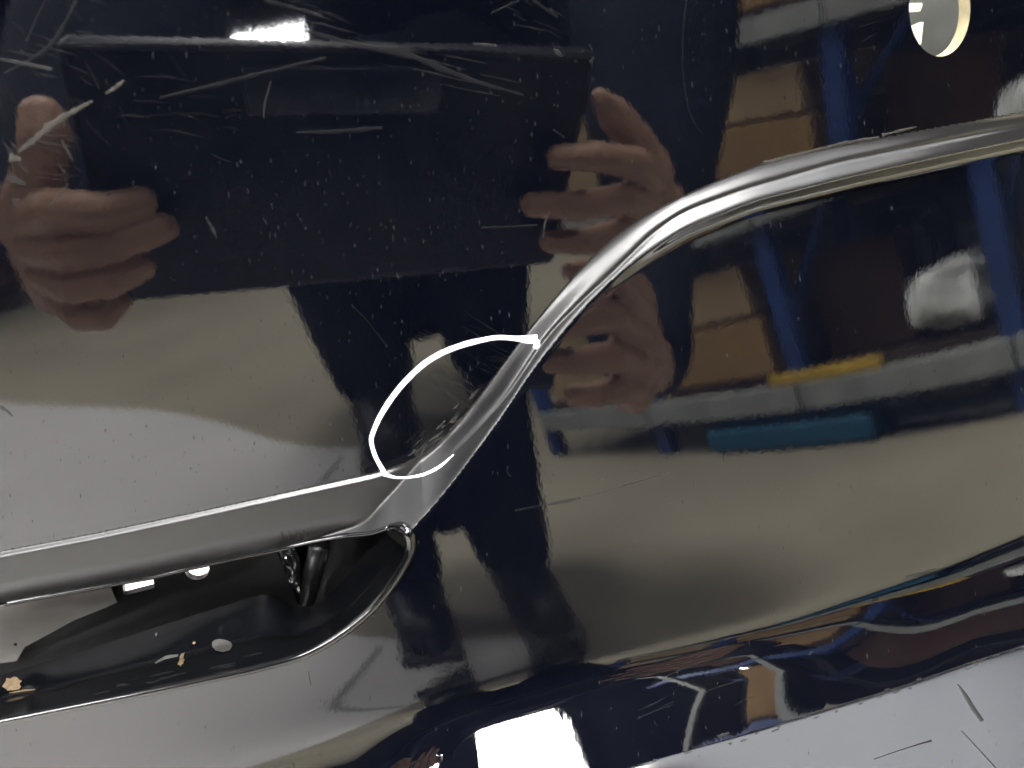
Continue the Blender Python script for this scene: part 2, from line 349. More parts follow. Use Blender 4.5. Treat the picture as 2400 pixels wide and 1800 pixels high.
# pale sheet on the floor in front of the bumper
ang = np.linspace(0, 2*math.pi, 64, endpoint=False)
def superell(cx, cy, rx, ry, p=3.2):
    c, s_ = np.cos(ang), np.sin(ang)
    return [(cx+rx*np.sign(a)*abs(a)**(2/p), cy+ry*np.sign(b)*abs(b)**(2/p), 0.004) for a, b in zip(c, s_)]
sh_line = catmull([(-3.2, -4.6), (-2.2, -3.4), (-1.15, -2.18), (-0.63, -1.66), (-0.39, -1.36), (-0.25, -1.14), (-0.12, -1.01), (0.10, -0.92), (0.28, -0.75), (0.35, -0.3), (0.4, 0.4), (0.9, 0.8), (0.9, 1.9), (-4.4, 1.9), (-4.4, -4.6)], 5)
ms = add_mesh('floor_sheet', [(x, y, 0.004) for x, y in sh_line], [tuple(range(len(sh_line)))], M['mat'], kind='structure', label='pale grey sheet lying on the beige floor')
keep(MB().tube([(-0.14, -0.98, 0.006), (-0.2, -0.8, 0.006), (-0.3, -0.62, 0.006), (-0.5, -0.45, 0.006), (-0.9, -0.3, 0.006)], [0.0012, 0.002, 0.0016, 0.0012, 0.001], 6).build('seam', M['seam']), ms)

# ceiling lamps
lamp_spots = [(-2.4, -3.2), (-1.6, -1.9), (0.16, -1.25), (1.6, 2.3), (3.9, -1.75), (2.6, -3.3), (-4.6, 2.4), (0.2, -4.2), (0.35, 0.25)]
lamp_words = ['over the far left racking', 'above the left of the bumper', 'above the crouching person', 'behind the bumper', 'above the right racking end', 'over the far right racking', 'behind the left end of the bumper', 'in front of the bright window', 'added above the bumper to light the hands']  # the last lamp is an extra, added to brighten the hands
for li, ((x, y), wd) in enumerate(zip(lamp_spots, lamp_words)):
    lx, ly = (0.27, 0.60) if li == 2 else (0.60, 0.145)
    t = empty('ceiling_lamp', (x, y, CEIL-0.30), 'long white hanging ceiling lamp '+wd, 'lamp', 'ceiling lamps')
    MB().box((0, 0, 0.03), (lx+0.02, ly+0.015, 0.03), bevel=0.006).build('housing', M['white_metal'], t)
    for sx in (-1, 1): MB().box((sx*lx/2, 0, -0.006), (lx/2-0.008, ly, 0.004)).build('diffuser', M['lamp'], t)
    for sx in (-0.6*lx, 0.6*lx): MB().tube([(sx, 0, 0.07), (sx, 0, 0.30)], 0.003, 6).build('hanger', M['white_metal'], t)
for sk_c, sk_h, nm, wd in (((2.9, -0.35), (1.7, 0.85), 'step_glow', 'bright glowing panel added under the ceiling for the step to mirror'), ((-3.1, 0.7), (1.5, 1.3), 'ridge_glow', 'dimmer glowing panel added under the ceiling for the ridge to mirror')):  # glowing panels added to whiten the step and grey the ridge
    t = empty('added_glow_panel', (*sk_c, CEIL-0.03), wd, 'added_glow_panel')
    for kx in range(3):
        MB().box((sk_h[0]*(-2/3+kx*2/3), 0, 0.004), (sk_h[0]/3-0.006, sk_h[1], 0.003)).build('glow_sheet', M[nm], t)
    MB().box((0, 0, 0.013), (sk_h[0]+0.04, sk_h[1]+0.04, 0.004)).build('frame', M['white_metal'], t)
t = empty('window', (-0.45, -7.95, 1.53), 'narrow bright window strip in the far wall behind the person', 'window')
for x in (-0.40, 0.36):
    MB().box((x, 0, 0.13), (0.36, 0.01, 0.10)).build('pane', M['window'], t)
MB().box((0, -0.012, 0.13), (0.84, 0.012, 0.15)).build('frame', M['white_metal'], t)

# ---------------------------------------------------------------- the bumper
bumper = empty('car_bumper', (0, 0, 0), 'glossy black car bumper with a curved ridge, a pocket and a white marker loop', 'car bumper')
def snap_grid(px, py, cut_polys):
    """drop cells inside the cut-outs; pull the cells' rim onto the outline"""
    keepm = np.ones((px.shape[0]-1, px.shape[1]-1), bool)
    cxm = (px[:-1, :-1]+px[1:, 1:])/2; cym = (py[:-1, :-1]+py[1:, 1:])/2
    for poly in cut_polys:
        ins = inside(poly, cxm, cym); keepm &= ~ins
        near = np.zeros(px.shape, bool)
        near[:-1, :-1] |= ins; near[1:, :-1] |= ins; near[:-1, 1:] |= ins; near[1:, 1:] |= ins
        out = np.zeros(px.shape, bool); k = ~ins
        out[:-1, :-1] |= k; out[1:, :-1] |= k; out[:-1, 1:] |= k; out[1:, 1:] |= k
        ii = np.argwhere(near & out)
        P = np.array(poly); A, Bq = P, np.roll(P, -1, 0)
        for i, j in ii:
            q = np.array([px[i, j], py[i, j]]); ab = Bq-A
            tt = np.clip(((q-A)*ab).sum(1)/((ab**2).sum(1)+1e-9), 0, 1); pr = A+ab*tt[:, None]
            b = pr[np.argmin(((pr-q)**2).sum(1))]; px[i, j], py[i, j] = b
    return keepm
pocket_line = catmull(POCKET, 8)
_a = np.linspace(0, 2*math.pi, 72, endpoint=False)
hole_line = np.stack([2030+66*np.cos(_a)+4*np.sin(_a)*0, 18+104*np.sin(_a)], 1)
STEP = 3.0
gx, gy = np.meshgrid(np.arange(-160, 2380, STEP), np.arange(-130, 1830, STEP))
keepm = snap_grid(gx, gy, [pocket_line, hole_line])
P3 = W(surf(gx, gy)); N3 = surf_n(gx, gy)@RX.T
cxm = (gx[:-1, :-1]+gx[1:, 1:])/2; cym = (gy[:-1, :-1]+gy[1:, 1:])/2
fU, fK2, fE = sdist(U_, cxm, cym), sdist(K2_, cxm, cym), sdist(E_, cxm, cym)
part_id = np.where(fU < 0, 0, np.where(fK2 < 0, 1, np.where(fE < 0, 2, 3)))
NX = gx.shape[1]; idx = np.arange(gx.size).reshape(gx.shape)
quads = np.stack([idx[:-1, :-1], idx[1:, :-1], idx[1:, 1:], idx[:-1, 1:]], -1)
Pf, Nf = P3.reshape(-1, 3), N3.reshape(-1, 3)
for pid, nm in enumerate(('upper_panel', 'ridge', 'lower_panel', 'bottom_step')):
    q = quads[keepm & (part_id == pid)]
    used, inv = np.unique(q, return_inverse=True); q = inv.reshape(-1, 4)
    me = bpy.data.meshes.new(nm); me.vertices.add(len(used)); me.vertices.foreach_set('co', Pf[used].ravel())
    me.loops.add(len(q)*4); me.loops.foreach_set('vertex_index', q.ravel().astype(np.int32))
    me.polygons.add(len(q)); me.polygons.foreach_set('loop_start', np.arange(0, len(q)*4, 4, dtype=np.int32))
    me.polygons.foreach_set('loop_total', np.full(len(q), 4, np.int32)); me.polygons.foreach_set('use_smooth', np.ones(len(q), bool))
    me.update(calc_edges=True); me.validate()
    me.normals_split_custom_set_from_vertices(Nf[used].tolist())
    me.materials.append(M[('paint', 'paint_dull', 'paint', 'paint_step')[pid]])
    o = bpy.data.objects.new(nm, me); COL.objects.link(o); o.parent = bumper

def on_skin(px, py, off):
    px = np.asarray(px, float); py = np.asarray(py, float)
    return W(surf(px, py)+surf_n(px, py)*off)
def ribbon(name, pts, widths, material, off=6e-5, surf_fn=None, jitter=0.0, n=6):
    """a drawn or scraped line lying on the skin; pts in measuring pixels"""
    fn = surf_fn or on_skin
    p = catmull(np.column_stack([np.array(pts, float), np.broadcast_to(np.asarray(widths, float), (len(pts),))]), n, closed=False)
    c, wd = p[:, :2], p[:, 2]
    if jitter: wd = wd*(1+jitter*rng.uniform(-1, 1, len(wd)))
    t = np.gradient(c, axis=0); t /= np.linalg.norm(t, axis=1, keepdims=True)+1e-9
    nn = np.stack([-t[:, 1], t[:, 0]], 1); rows = []
    for k, o_ in ((-0.5, 0.25), (-0.3, 1.0), (0, 1.15), (0.3, 1.0), (0.5, 0.25)):
        q = c+nn*wd[:, None]*k
        if jitter: q = q+rng.normal(0, 0.12*jitter, q.shape)*wd[:, None]
        rows.append(fn(q[:, 0], q[:, 1], off*o_))
    v = np.stack(rows, 1).reshape(-1, 3); f = []
    for i in range(len(c)-1):
        for j in range(4): f.append((i*5+j, i*5+j+1, (i+1)*5+j+1, (i+1)*5+j))
    return add_mesh(name, v, f, material, bumper, True)
def blot(name, cx, cy, rx, ry, material, rough=0.25, off=6e-5, rot=0.0, surf_fn=None, n=18, label=None):
    fn = surf_fn or on_skin
    a = np.linspace(0, 2*math.pi, n, endpoint=False); r = 1+rough*rng.uniform(-1, 1, n)
    x = rx*r*np.cos(a); y = ry*r*np.sin(a); c, s_ = math.cos(rot), math.sin(rot)
    px = np.concatenate([[cx], cx+0.6*(x*c-y*s_), cx+x*c-y*s_]); py = np.concatenate([[cy], cy+0.6*(x*s_+y*c), cy+x*s_+y*c])
    v = fn(px, py, off); f = [(0, 1+i, 1+(i+1) % n) for i in range(n)]+[(1+i, 1+n+i, 1+n+(i+1) % n, 1+(i+1) % n) for i in range(n)]
    return add_mesh(name, v, f, material, bumper, True, label=label)

# bead round the pocket
def bead(pts, rad, name):
    p = np.array(pts); return MB().tube(on_skin(p[:, 0], p[:, 1], 0.0), rad, 10).build(name, M['gloss'], bumper, True)
pl = catmull(POCKET, 8)
lo0 = np.argmin(np.hypot(pl[:, 0]-862, pl[:, 1]-1138))
bead(pl[8:lo0-6], 0.00045, 'pocket_upper_edge')
low = pl[lo0-6:len(pl)-8]
bead(low, np.interp(np.arange(len(low)), [0, 10, 30, len(low)], [0.0006, 0.0011, 0.0009, 0.0006]), 'pocket_lower_edge')

# pocket interior
WB = -0.012
def plane_fn(w): return lambda px, py, off: W(onplane(np.asarray(px, float), np.asarray(py, float), np.full(np.shape(px), w+off)))
inner = np.array([(-190, 1515), (0, 1459), (145, 1414), (290, 1369), (467, 1313), (575, 1284), (640, 1311), (690, 1300), (740, 1255), (780, 1205), (834, 1152)], float)
outer = np.array([(-190, 1597), (0, 1558), (145, 1529), (290, 1500), (467, 1463), (575, 1438), (648, 1417), (722, 1379), (780, 1337), (838, 1274), (884, 1192)], float)
ci, co = catmull(inner, 8, False), catmull(outer, 8, False)
wo = sheet_w(co[:, 0], co[:, 1])-0.0002
sprof = lambda f: np.interp(f, [0, 0.12, 0.55, 0.62, 1.0], [0, 0.10, 0.42, 0.55, 1.0])
rows = []
for fct in np.linspace(0, 1, 25):
    pxy = ci+(co-ci)*fct; ww = WB+(wo-WB)*sprof(fct)
    rows.append(W(onplane(pxy[:, 0], pxy[:, 1], ww)))
V = np.stack(rows); R_, C_ = V.shape[:2]
add_mesh('pocket_shelf', V.reshape(-1, 3), [(i*C_+j, i*C_+j+1, (i+1)*C_+j+1, (i+1)*C_+j) for i in range(R_-1) for j in range(C_-1)], M['gloss'], bumper, True)
def shelf_fn(px, py, off):
    px = np.asarray(px, float); py = np.asarray(py, float)
    yi = np.interp(px, ci[:50, 0], ci[:50, 1]); yo = np.interp(px, co[:50, 0], co[:50, 1]); wv = np.interp(px, co[:50, 0], wo[:50])
    fct = np.clip((py-yi)/(yo-yi), 0, 1); return W(onplane(px, py, WB+(wv-WB)*sprof(fct)+off*6))
def flat_sheet(name, poly, holes, w, material, step=4.0, label=None):
    poly = np.array(poly, float)
    x0, y0 = poly.min(0); x1, y1 = poly.max(0)
    gx, gy = np.meshgrid(np.arange(x0-step, x1+step*1.5, step), np.arange(y0-step, y1+step*1.5, step))
    cx, cy = (gx[:-1, :-1]+gx[1:, 1:])/2, (gy[:-1, :-1]+gy[1:, 1:])/2
    inn = inside(poly, cx, cy)
    km = snap_grid(gx, gy, holes) & inn
    # outer outline
    nearv = np.zeros(gx.shape, bool); o = ~inn
    inn4 = np.zeros(gx.shape, bool)
    for a in (slice(0, -1), slice(1, None)):
        for b in (slice(0, -1), slice(1, None)): nearv[a, b] |= o; inn4[a, b] |= inn
    A, Bq = poly, np.roll(poly, -1, 0)
    for i, j in np.argwhere(nearv & inn4):
        q = np.array([gx[i, j], gy[i, j]]); ab = Bq-A
        tt = np.clip(((q-A)*ab).sum(1)/((ab**2).sum(1)+1e-9), 0, 1); pr = A+ab*tt[:, None]
        gx[i, j], gy[i, j] = pr[np.argmin(((pr-q)**2).sum(1))]
    v = plane_fn(w)(gx, gy, 0.0).reshape(-1, 3); id_ = np.arange(gx.size).reshape(gx.shape)
    q = np.stack([id_[:-1, :-1], id_[1:, :-1], id_[1:, 1:], id_[:-1, 1:]], -1)[km]
    used, inv = np.unique(q, return_inverse=True)
    return add_mesh(name, v[used], inv.reshape(-1, 4), material, bumper, False, label=label)
a24 = np.linspace(0, 2*math.pi, 28, endpoint=False)
slot = [(265, 1263), (331, 1250), (334, 1270), (267, 1287)]
disc = np.stack([425+27*np.cos(a24), 1228+25*np.sin(a24)], 1)
flat_sheet('pocket_back_wall', [(-190, 1290), (600, 1110), (760, 1090), (940, 1080), (940, 1190), (800, 1265), (700, 1335), (640, 1345), (575, 1312), (467, 1326), (290, 1376), (0, 1466), (-190, 1522)], [np.array(slot, float), disc], WB+0.0001, M['satin'])
# thickness of the openings
def rim(name, line, w0, w1, material):
    line = np.array(line, float); n = len(line)
    v = np.concatenate([plane_fn(w0)(line[:, 0], line[:, 1], 0), plane_fn(w0)(line[:, 0], line[:, 1], 0)])
    p0 = onplane(line[:, 0], line[:, 1], np.full(n, w0)); p1 = p0.copy(); p1[:, 1] = -w1
    v = np.concatenate([W(p0), W(p1)])
    return add_mesh(name, v, [(i, (i+1) % n, n+(i+1) % n, n+i) for i in range(n)], material, bumper, n > 8)
rim('slot_wall', slot, WB+0.0001, WB-0.0015, M['satin']); rim('disc_hole_wall', disc, WB+0.0001, WB-0.0015, M['satin'])
flat_sheet('grey_sheen_patch', [(-190, 1300), (0, 1290), (236, 1258), (246, 1285), (253, 1301), (225, 1314), (160, 1340), (105, 1370), (53, 1398), (36, 1428), (0, 1433), (-190, 1478)], [np.stack([33+4*np.cos(a24), 1392+4*np.sin(a24)], 1)], WB+0.0016, M['sheen'])  # grey patch painted in for a gloss reflection inside the pocket
MB().tube(plane_fn(WB+0.0035)(np.array([618, 634, 655.]), np.array([1180, 1230, 1298.]), 0.0), [0.0019, 0.0017, 0.0012], 14).build('pocket_rib', M['gloss'], bumper, True)
MB().tube(np.concatenate([plane_fn(WB+0.004)(np.array([690, 676, 664.]), np.array([1180, 1240, 1300.]), 0.0)]), [0.002, 0.002, 0.0016], 14).build('pocket_rib', M['satin'], bumper, True)
for k, x in enumerate((606, 622, 640, 655)):
    ribbon('lip_scuff', [(x, 1148+k*-1), (x+5, 1156-k), (x+4, 1166-k)], [3, 6, 3], M['scuff'], 1e-4)

# bolt hole in the upper panel
rim('bolt_hole_wall', hole_line[::-1], 0.0, -0.0026, M['cream'])
flat_sheet('inner_plate', [(1880, -160), (2230, -160), (2230, 200), (1880, 200)], [np.array([(1955, 7), (1995, 6), (1988, 25), (1958, 27)], float), np.array([(1958, 60), (1985, 48), (1995, 47), (1990, 96), (1960, 100)], float)], -0.010, M['plate'])

# white marker loop
ribbon('marker_loop', [(1161, 733), (1140, 733), (1112, 731), (1075, 729), (1040, 735), (1000, 745), (960, 760), (920, 783), (885, 814), (852, 852), (822, 898), (804, 940), (803, 960), (812, 988), (826, 1014), (834, 1027)], [19, 17, 11, 10, 11, 12, 12, 12, 12, 12, 11, 10, 9, 9, 10, 11], M['marker'], 1.0e-4, jitter=0.05)
ribbon('marker_tail', [(834, 1026), (858, 1032), (885, 1031), (915, 1025), (940, 1014), (960, 1000), (980, 982)], [9, 5, 5, 6, 6, 5, 2], M['marker'], 1.0e-4, jitter=0.05)
blot('marker_dab', 1160, 745, 6, 10, M['marker'], 0.2, 1.2e-4, 0.4)

# scratches and scuffs: (points, widths, material)
S, SF, SC = M['scratch'], M['scratch_faint'], M['scuff']
for pts, wd, mt in [
    ([(40, 328), (70, 305), (110, 270), (160, 240), (200, 218)], [5, 12, 17, 13, 5], SC), ([(228, 202), (248, 190), (268, 174)], [4, 10, 5], SC),
    ([(0, 128), (55, 138), (112, 150)], [6, 9, 8], S), ([(100, 0), (75, 50), (58, 90)], 6, SF), ([(165, 0), (135, 60), (95, 110), (10, 160)], [8, 9, 8, 5], SF),
    ([(15, 380), (35, 390), (55, 398)], [12, 14, 8], S), ([(20, 340), (45, 345)], [16, 10], SC), ([(132, 302), (148, 330), (160, 350)], [3, 5, 3], S),
    ([(105, 447), (125, 425), (148, 397)], [4, 5, 2], S), ([(570, 0), (630, 16), (696, 34)], [7, 8, 6], SF), ([(345, 211), (480, 180), (600, 150), (705, 125)], [5, 8, 8, 5], SF),
    ([(640, 60), (740, 88), (850, 112), (920, 130), (1000, 165), (1080, 195)], [6, 8, 9, 9, 8, 3], SF), ([(860, 100), (930, 140), (1010, 170), (1130, 205)], [5, 10, 7, 4], SF),
    ([(570, 255), (572, 225), (585, 175)], [3, 4, 2], S), ([(445, 468), (458, 492), (468, 512)], [4, 7, 3], S), ([(1483, 0), (1476, 60), (1475, 140), (1482, 210), (1495, 255), (1517, 290)], 3, SF),
    ([(640, 286), (730, 284), (826, 276)], [5, 9, 8], SF), ([(1040, 492), (1100, 490), (1160, 486)], [3, 5, 2], SF), ([(1173, 515), (1178, 480), (1190, 455)], [3, 4, 2], S),
    ([(1195, 280), (1220, 298)], [3, 3], SF), ([(1150, 0), (1180, 20), (1205, 38)], 6, SF), ([(760, 660), (790, 690), (830, 740)], 3, SF),
    ([(1060, 30), (1090, 15), (1120, 2)], 4, SF), ([(1195, 106), (1205, 112), (1214, 122)], [6, 9, 5], S), ([(1022, 95), (1060, 98), (1075, 100)], [6, 8, 4], S), ([(1275, 135), (1283, 125)], [8, 5], S),
    ([(1648, 352), (1700, 340), (1760, 325), (1830, 308), (1900, 296)], [7, 9, 9, 7, 4], SC), ([(1905, 292), (1955, 280), (1980, 274)], [6, 5, 2], SC),
    ([(955, 962), (980, 945), (1005, 920)], [10, 14, 6], SF), ([(893, 970), (900, 980), (906, 992)], [6, 10, 8], S),
    ([(1112, 1103), (1150, 1096), (1200, 1087), (1255, 1076)], [4, 6, 7, 6], SF), ([(1265, 1074), (1350, 1048), (1450, 1020)], [2, 3, 2], SF),
    ([(0, 876), (15, 888), (28, 900)], [5, 7, 3], S), ([(1748, 1415), (1754, 1408)], [3, 5], S), ([(560, 975), (540, 1010), (520, 1040), (490, 1060), (450, 1075)], [8, 7, 5, 3, 2], SF) if False else ([(666, 1450), (672, 1480)], [2, 2], SF),
    ([(1955, 1246), (2000, 1238), (2040, 1228)], [6, 10, 6], SF), ([(1550, 1592), (1575, 1583)], [8, 6], S), ([(1098, 1005), (1096, 1020), (1104, 1030)], [4, 4, 3], SF),
]:
    ribbon('scratch', pts, wd, mt, 5e-5, jitter=0.35)
ribbon('joint_reflection', [(2068, 1478), (2085, 1502), (2102, 1530), (2122, 1558)], [3, 9, 10, 9], M['satin'], 5e-5)  # dark ribbons painted in for ceiling joints mirrored on the step
ribbon('joint_reflection', [(2076, 1578), (2105, 1610), (2140, 1648), (2175, 1690)], [3, 4, 4, 4], M['satin'], 5e-5)
ribbon('joint_reflection', [(1888, 1640), (1940, 1622), (1990, 1606), (2012, 1600)], [1.5, 2, 3, 5], M['satin'], 5e-5)
def cluster(p0, p1, spread, n, wd, mt, ln=(0.3, 0.8)):
    p0 = np.array(p0, float); p1 = np.array(p1, float); d_ = p1-p0; L_ = np.linalg.norm(d_); d_ /= L_; n_ = np.array([-d_[1], d_[0]])
    for _ in range(n):
        a = rng.uniform(0, 1-ln[0]); l = rng.uniform(*ln)*L_; o_ = n_*rng.normal(0, spread*0.5)
        q0 = p0+d_*a*L_+o_; q1 = q0+d_*min(l, L_*(1-a))+n_*rng.normal(0, spread*0.12)
        ribbon('scratch', [q0, (q0+q1)/2+n_*rng.normal(0, 1.5), q1], [0.6, wd*rng.uniform(0.5, 1.2), 0.6], mt, 4.5e-5, jitter=0.4, n=5)
cluster((925, 800), (1045, 872), 22, 16, 3.0, SF, (0.2, 0.5)); cluster((980, 700), (1130, 790), 60, 8, 2.0, SF)
cluster((30, 290), (170, 330), 90, 14, 3.0, SF); cluster((0, 60), (220, 120), 90, 14, 3.5, SF, (0.15, 0.6)); cluster((0, 300), (90, 420), 60, 8, 4.0, S, (0.1, 0.4))
cluster((640, 70), (1120, 190), 40, 14, 4.0, SF, (0.1, 0.4)); cluster((250, 210), (520, 270), 70, 8, 2.5, SF, (0.1, 0.4)); cluster((1080, 0), (1220, 60), 60, 8, 3.5, SF, (0.1, 0.5))
cluster((560, 10), (760, 70), 60, 8, 3.5, SF, (0.15, 0.6)); cluster((1600, 130), (1900, 60), 60, 6, 2.5, SF, (0.1, 0.3)); cluster((1350, 1560), (1600, 1440), 70, 8, 2.5, SF, (0.1, 0.5))
cluster((880, 995), (1045, 850), 18, 26, 4.0, SC, (0.05, 0.16)); cluster((880, 990), (1060, 830), 26, 16, 9, M['haze'], (0.15, 0.4))
cluster((920, 798), (1050, 875), 26, 24, 7, M['haze'], (0.2, 0.5)); cluster((900, 690), (1130, 800), 70, 14, 7, M['haze'], (0.15, 0.4)); cluster((0, 60), (260, 330), 160, 16, 8, M['haze'], (0.1, 0.3)); cluster((300, 230), (520, 250), 60, 10, 6, M['haze'], (0.15, 0.4))
# nicks along the lower edge of the bottom step and along the pocket edge
for k in range(26):
    x = rng.uniform(1400, 2200); y = np.interp(x, E_[0], E_[1])+rng.uniform(-4, 14)
    blot('edge_nick', x, y, rng.uniform(3, 9), rng.uniform(1.5, 3), S, 0.4, 8e-5, -0.3, n=8)
blot('paint_chip', 25, 1480, 20, 15, M['chip'], 0.3, 6e-5, -0.4, shelf_fn); blot('paint_chip', 392, 1424, 6, 14, M['chip'], 0.4, 6e-5, 0.2, shelf_fn)
blot('grey_spot', 479, 1394, 22, 14, M['chip_grey'], 0.06, 6e-5, 0.1, shelf_fn); blot('paint_chip', 419, 1389, 3, 3, M['chip'], 0.4, 6e-5, 0, shelf_fn)
ribbon('scratch', [(335, 1432), (360, 1420), (385, 1416)], [3, 8, 5], M['chip_grey'], 4e-5, shelf_fn); blot('paint_chip', 337, 1370, 3, 4, SC, 0.4, 6e-5, 0, shelf_fn)
ribbon('scratch', [(20, 1497), (50, 1492), (75, 1490)], [2, 4, 2], M['chip'], 4e-5, shelf_fn)
for k in range(14):
    x = rng.uniform(180, 560); y = np.interp(x, co[:50, 0], co[:50, 1])-rng.uniform(8, 40); L = rng.uniform(10, 60)
    ribbon('scratch', [(x, y), (x+L/2, y-L*0.11), (x+L, y-L*0.22)], [1, 3, 1], SF, 3e-5, shelf_fn, 0.4)
# dust
vd, fd = [], []
NP = 3000
dx = rng.uniform(-20, 2232, NP); dy = rng.uniform(-10, 1660, NP)
den = rng.uniform(0, 1, NP)*(0.55+0.9*(0.5+0.5*np.sin(dx*0.006+1.3*np.sin(dy*0.007))*np.cos(dy*0.008+dx*0.002))); up = sdist(U_, dx, dy) < -6; low_ok = (sdist(K2_, dx, dy) > 20) & (den < 0.22)
ok = (up & (den < 0.62)) | low_ok
ok &= ~inside(POCKET, dx, dy) & ~inside(hole_line*1.0, dx, dy)
for x, y in zip(dx[ok], dy[ok]):
    L = abs(rng.normal(3.2, 2.4))+1.0; w_ = rng.uniform(0.5, 1.15); sk = rng.normal(0.1, 0.12)
    if rng.uniform() < 0.03: L *= 1.8; w_ *= 1.8
    vd.append([(x-w_, y), (x, y-L), (x+w_+sk*L, y+0.4), (x+sk*L, y+L)])
vd = np.array(vd).reshape(-1, 2)
add_mesh('dust', on_skin(vd[:, 0], vd[:, 1], 4e-5), [(4*i, 4*i+1, 4*i+2, 4*i+3) for i in range(len(vd)//4)], M['dust'], bumper, False, kind='stuff')

# ---------------------------------------------------------------- the phone that takes the picture
def cw(a, b, h): return W(CAMP+CAMR*a+CAMU*b+CAMF*h)       # camera right / up / forward, in metres
AX = np.stack([RX@CAMR, RX@CAMU, RX@CAMF])
phone = empty('phone', tuple(cw(0.007, -0.0305, -0.0095)), 'dark phone in a matte case held level by two hands', 'phone')
def ppart(name, mb, mt, sm=False, par=None): o = mb.build(name, mt, None, sm); return keep(o, par or phone)
ppart('case', MB().box(cw(0.007, -0.0305, -0.0105), (0.080, 0.0415, 0.0045), AX, 0.0035), M['phone'], True)
isl = ppart('camera_island', MB().box(cw(0.003, -0.0015, -0.0055), (0.030, 0.0072, 0.0009), AX, 0.0008), M['bump'], True)
g = MB().box(cw(-0.001, -0.002, -0.0047), (0.018, 0.0048, 0.0003), AX).build('lens_window', M['glass']); g.parent = isl; g.matrix_parent_inverse = Matrix.Translation(phone.location).inverted()
ppart('case_rim', MB().tube([cw(-0.0725, 0.0095, -0.0066), cw(-0.03, 0.0105, -0.0064), cw(0.04, 0.0105, -0.0064), cw(0.0845, 0.0085, -0.0066)], 0.0011, 8), M['phone_edge'], True)
ppart('trim_line', MB().box(cw(0.0005, -0.0135, -0.0059), (0.013, 0.0005, 0.0002), AX), M['phone_edge'])

# ---------------------------------------------------------------- the person
def hp(px, py, h):                                  # where a mirrored picture point meets the plane h in front of the lens
    r = rayp(px, py); P = CAMP+r*(CAM_D/r[1]); q = np.array([r[0], -r[1], r[2]])
    t = (h-(P-CAMP)@CAMF)/(q@CAMF); return W(P+q*t)
HND = MB()
def finger(pts, rads): chain(HND, [hp(*p) for p in pts], rads)
fr = [0.0046, 0.0054, 0.0060, 0.0068]
# hand at the left end of the phone
finger([(306, 436, 0.001), (225, 455, 0.004), (120, 452, 0.003), (70, 470, -0.016)], fr)
finger([(352, 492, 0.001), (255, 525, 0.0045), (140, 540, 0.003), (82, 528, -0.016)], fr)
finger([(305, 575, 0.001), (235, 606, 0.004), (155, 615, 0.002), (104, 586, -0.018)], fr)
finger([(255, 650, 0.001), (222, 683, 0.003), (175, 680, 0.000), (132, 632, -0.018)], [0.0042, 0.0048, 0.0054, 0.0062])
finger([(92, 256, -0.014), (100, 300, -0.010), (92, 380, -0.012), (70, 480, -0.024)], [0.0062, 0.0072, 0.0078, 0.011])
for a, b in (((70, 470, -0.022), (82, 528, -0.022)), ((82, 528, -0.022), (104, 586, -0.024)), ((104, 586, -0.024), (132, 632, -0.024))):
    HND.capsule(hp(*a), hp(*b), 0.0085, 0.0085)
for a in ((75, 480, -0.03), (95, 540, -0.03), (120, 600, -0.03), (110, 560, -0.045)):
    HND.capsule(hp(*a), hp(130, 545, -0.075), 0.0105, 0.0165)
LW = hp(138, 548, -0.105); HND.capsule(hp(130, 545, -0.075), LW, 0.0165, 0.0185)
# hand at the right end
finger([(1206, 340, 0.001), (1285, 338, 0.004), (1370, 352, 0.001), (1408, 385, -0.018)], fr)
finger([(1150, 442, 0.001), (1240, 445, 0.0045), (1345, 430, 0.003), (1398, 440, -0.018)], fr)
finger([(1190, 522, 0.001), (1265, 522, 0.004), (1335, 506, 0.002), (1385, 500, -0.018)], fr)
finger([(1235, 585, 0.001), (1285, 584, 0.003), (1335, 566, 0.0), (1370, 550, -0.018)], [0.0042, 0.0048, 0.0054, 0.0062])
finger([(1296, 212, -0.0075), (1325, 246, -0.010), (1372, 305, -0.014), (1405, 375, -0.024)], [0.0035, 0.0062, 0.0072, 0.010])
for a, b in (((1405, 385, -0.022), (1398, 440, -0.022)), ((1398, 440, -0.022), (1385, 500, -0.024)), ((1385, 500, -0.024), (1370, 550, -0.024))):
    HND.capsule(hp(*a), hp(*b), 0.0085, 0.0085)
for a in ((1402, 390, -0.03), (1395, 440, -0.03), (1385, 500, -0.03), (1372, 545, -0.03)):
    HND.capsule(hp(*a), hp(1400, 455, -0.075), 0.0105, 0.0165)
RW = hp(1420, 450, -0.105); HND.capsule(hp(1400, 455, -0.075), RW, 0.0165, 0.0185)
hv, hf = remeshed(HND, 0.00085, 3)
J = {k: np.array(v) for k, v in dict(lsh=(-0.10, -0.92, 0.86), rsh=(0.28, -0.88, 0.86), lel=(-0.115, -0.50, 0.55), rel=(0.25, -0.50, 0.48),
     pel=(0.06, -1.22, 0.36), chest=(0.16, -1.0, 0.72), neck=(0.13, -0.88, 0.92), head=(0.13, -0.80, 1.05), crown=(0.13, -0.79, 1.13),
     lhip=(-0.02, -1.20, 0.35), rhip=(0.14, -1.20, 0.35), lkn=(-0.06, -0.88, 0.46), rkn=(0.12, -0.84, 0.45), lan=(-0.065, -1.06, 0.09), ran=(0.115, -1.05, 0.09)).items()}
BODY = MB()
chain(BODY, [J['pel'], J['chest'], J['neck']], [0.13, 0.14, 0.055]); chain(BODY, [J['neck'], J['head']], [0.055, 0.07])
BODY.capsule(J['lsh'], J['rsh'], 0.07, 0.07)
chain(BODY, [J['lsh'], J['lel'], LW], [0.055, 0.042, 0.0205]); chain(BODY, [J['rsh'], J['rel'], RW], [0.055, 0.042, 0.0205])
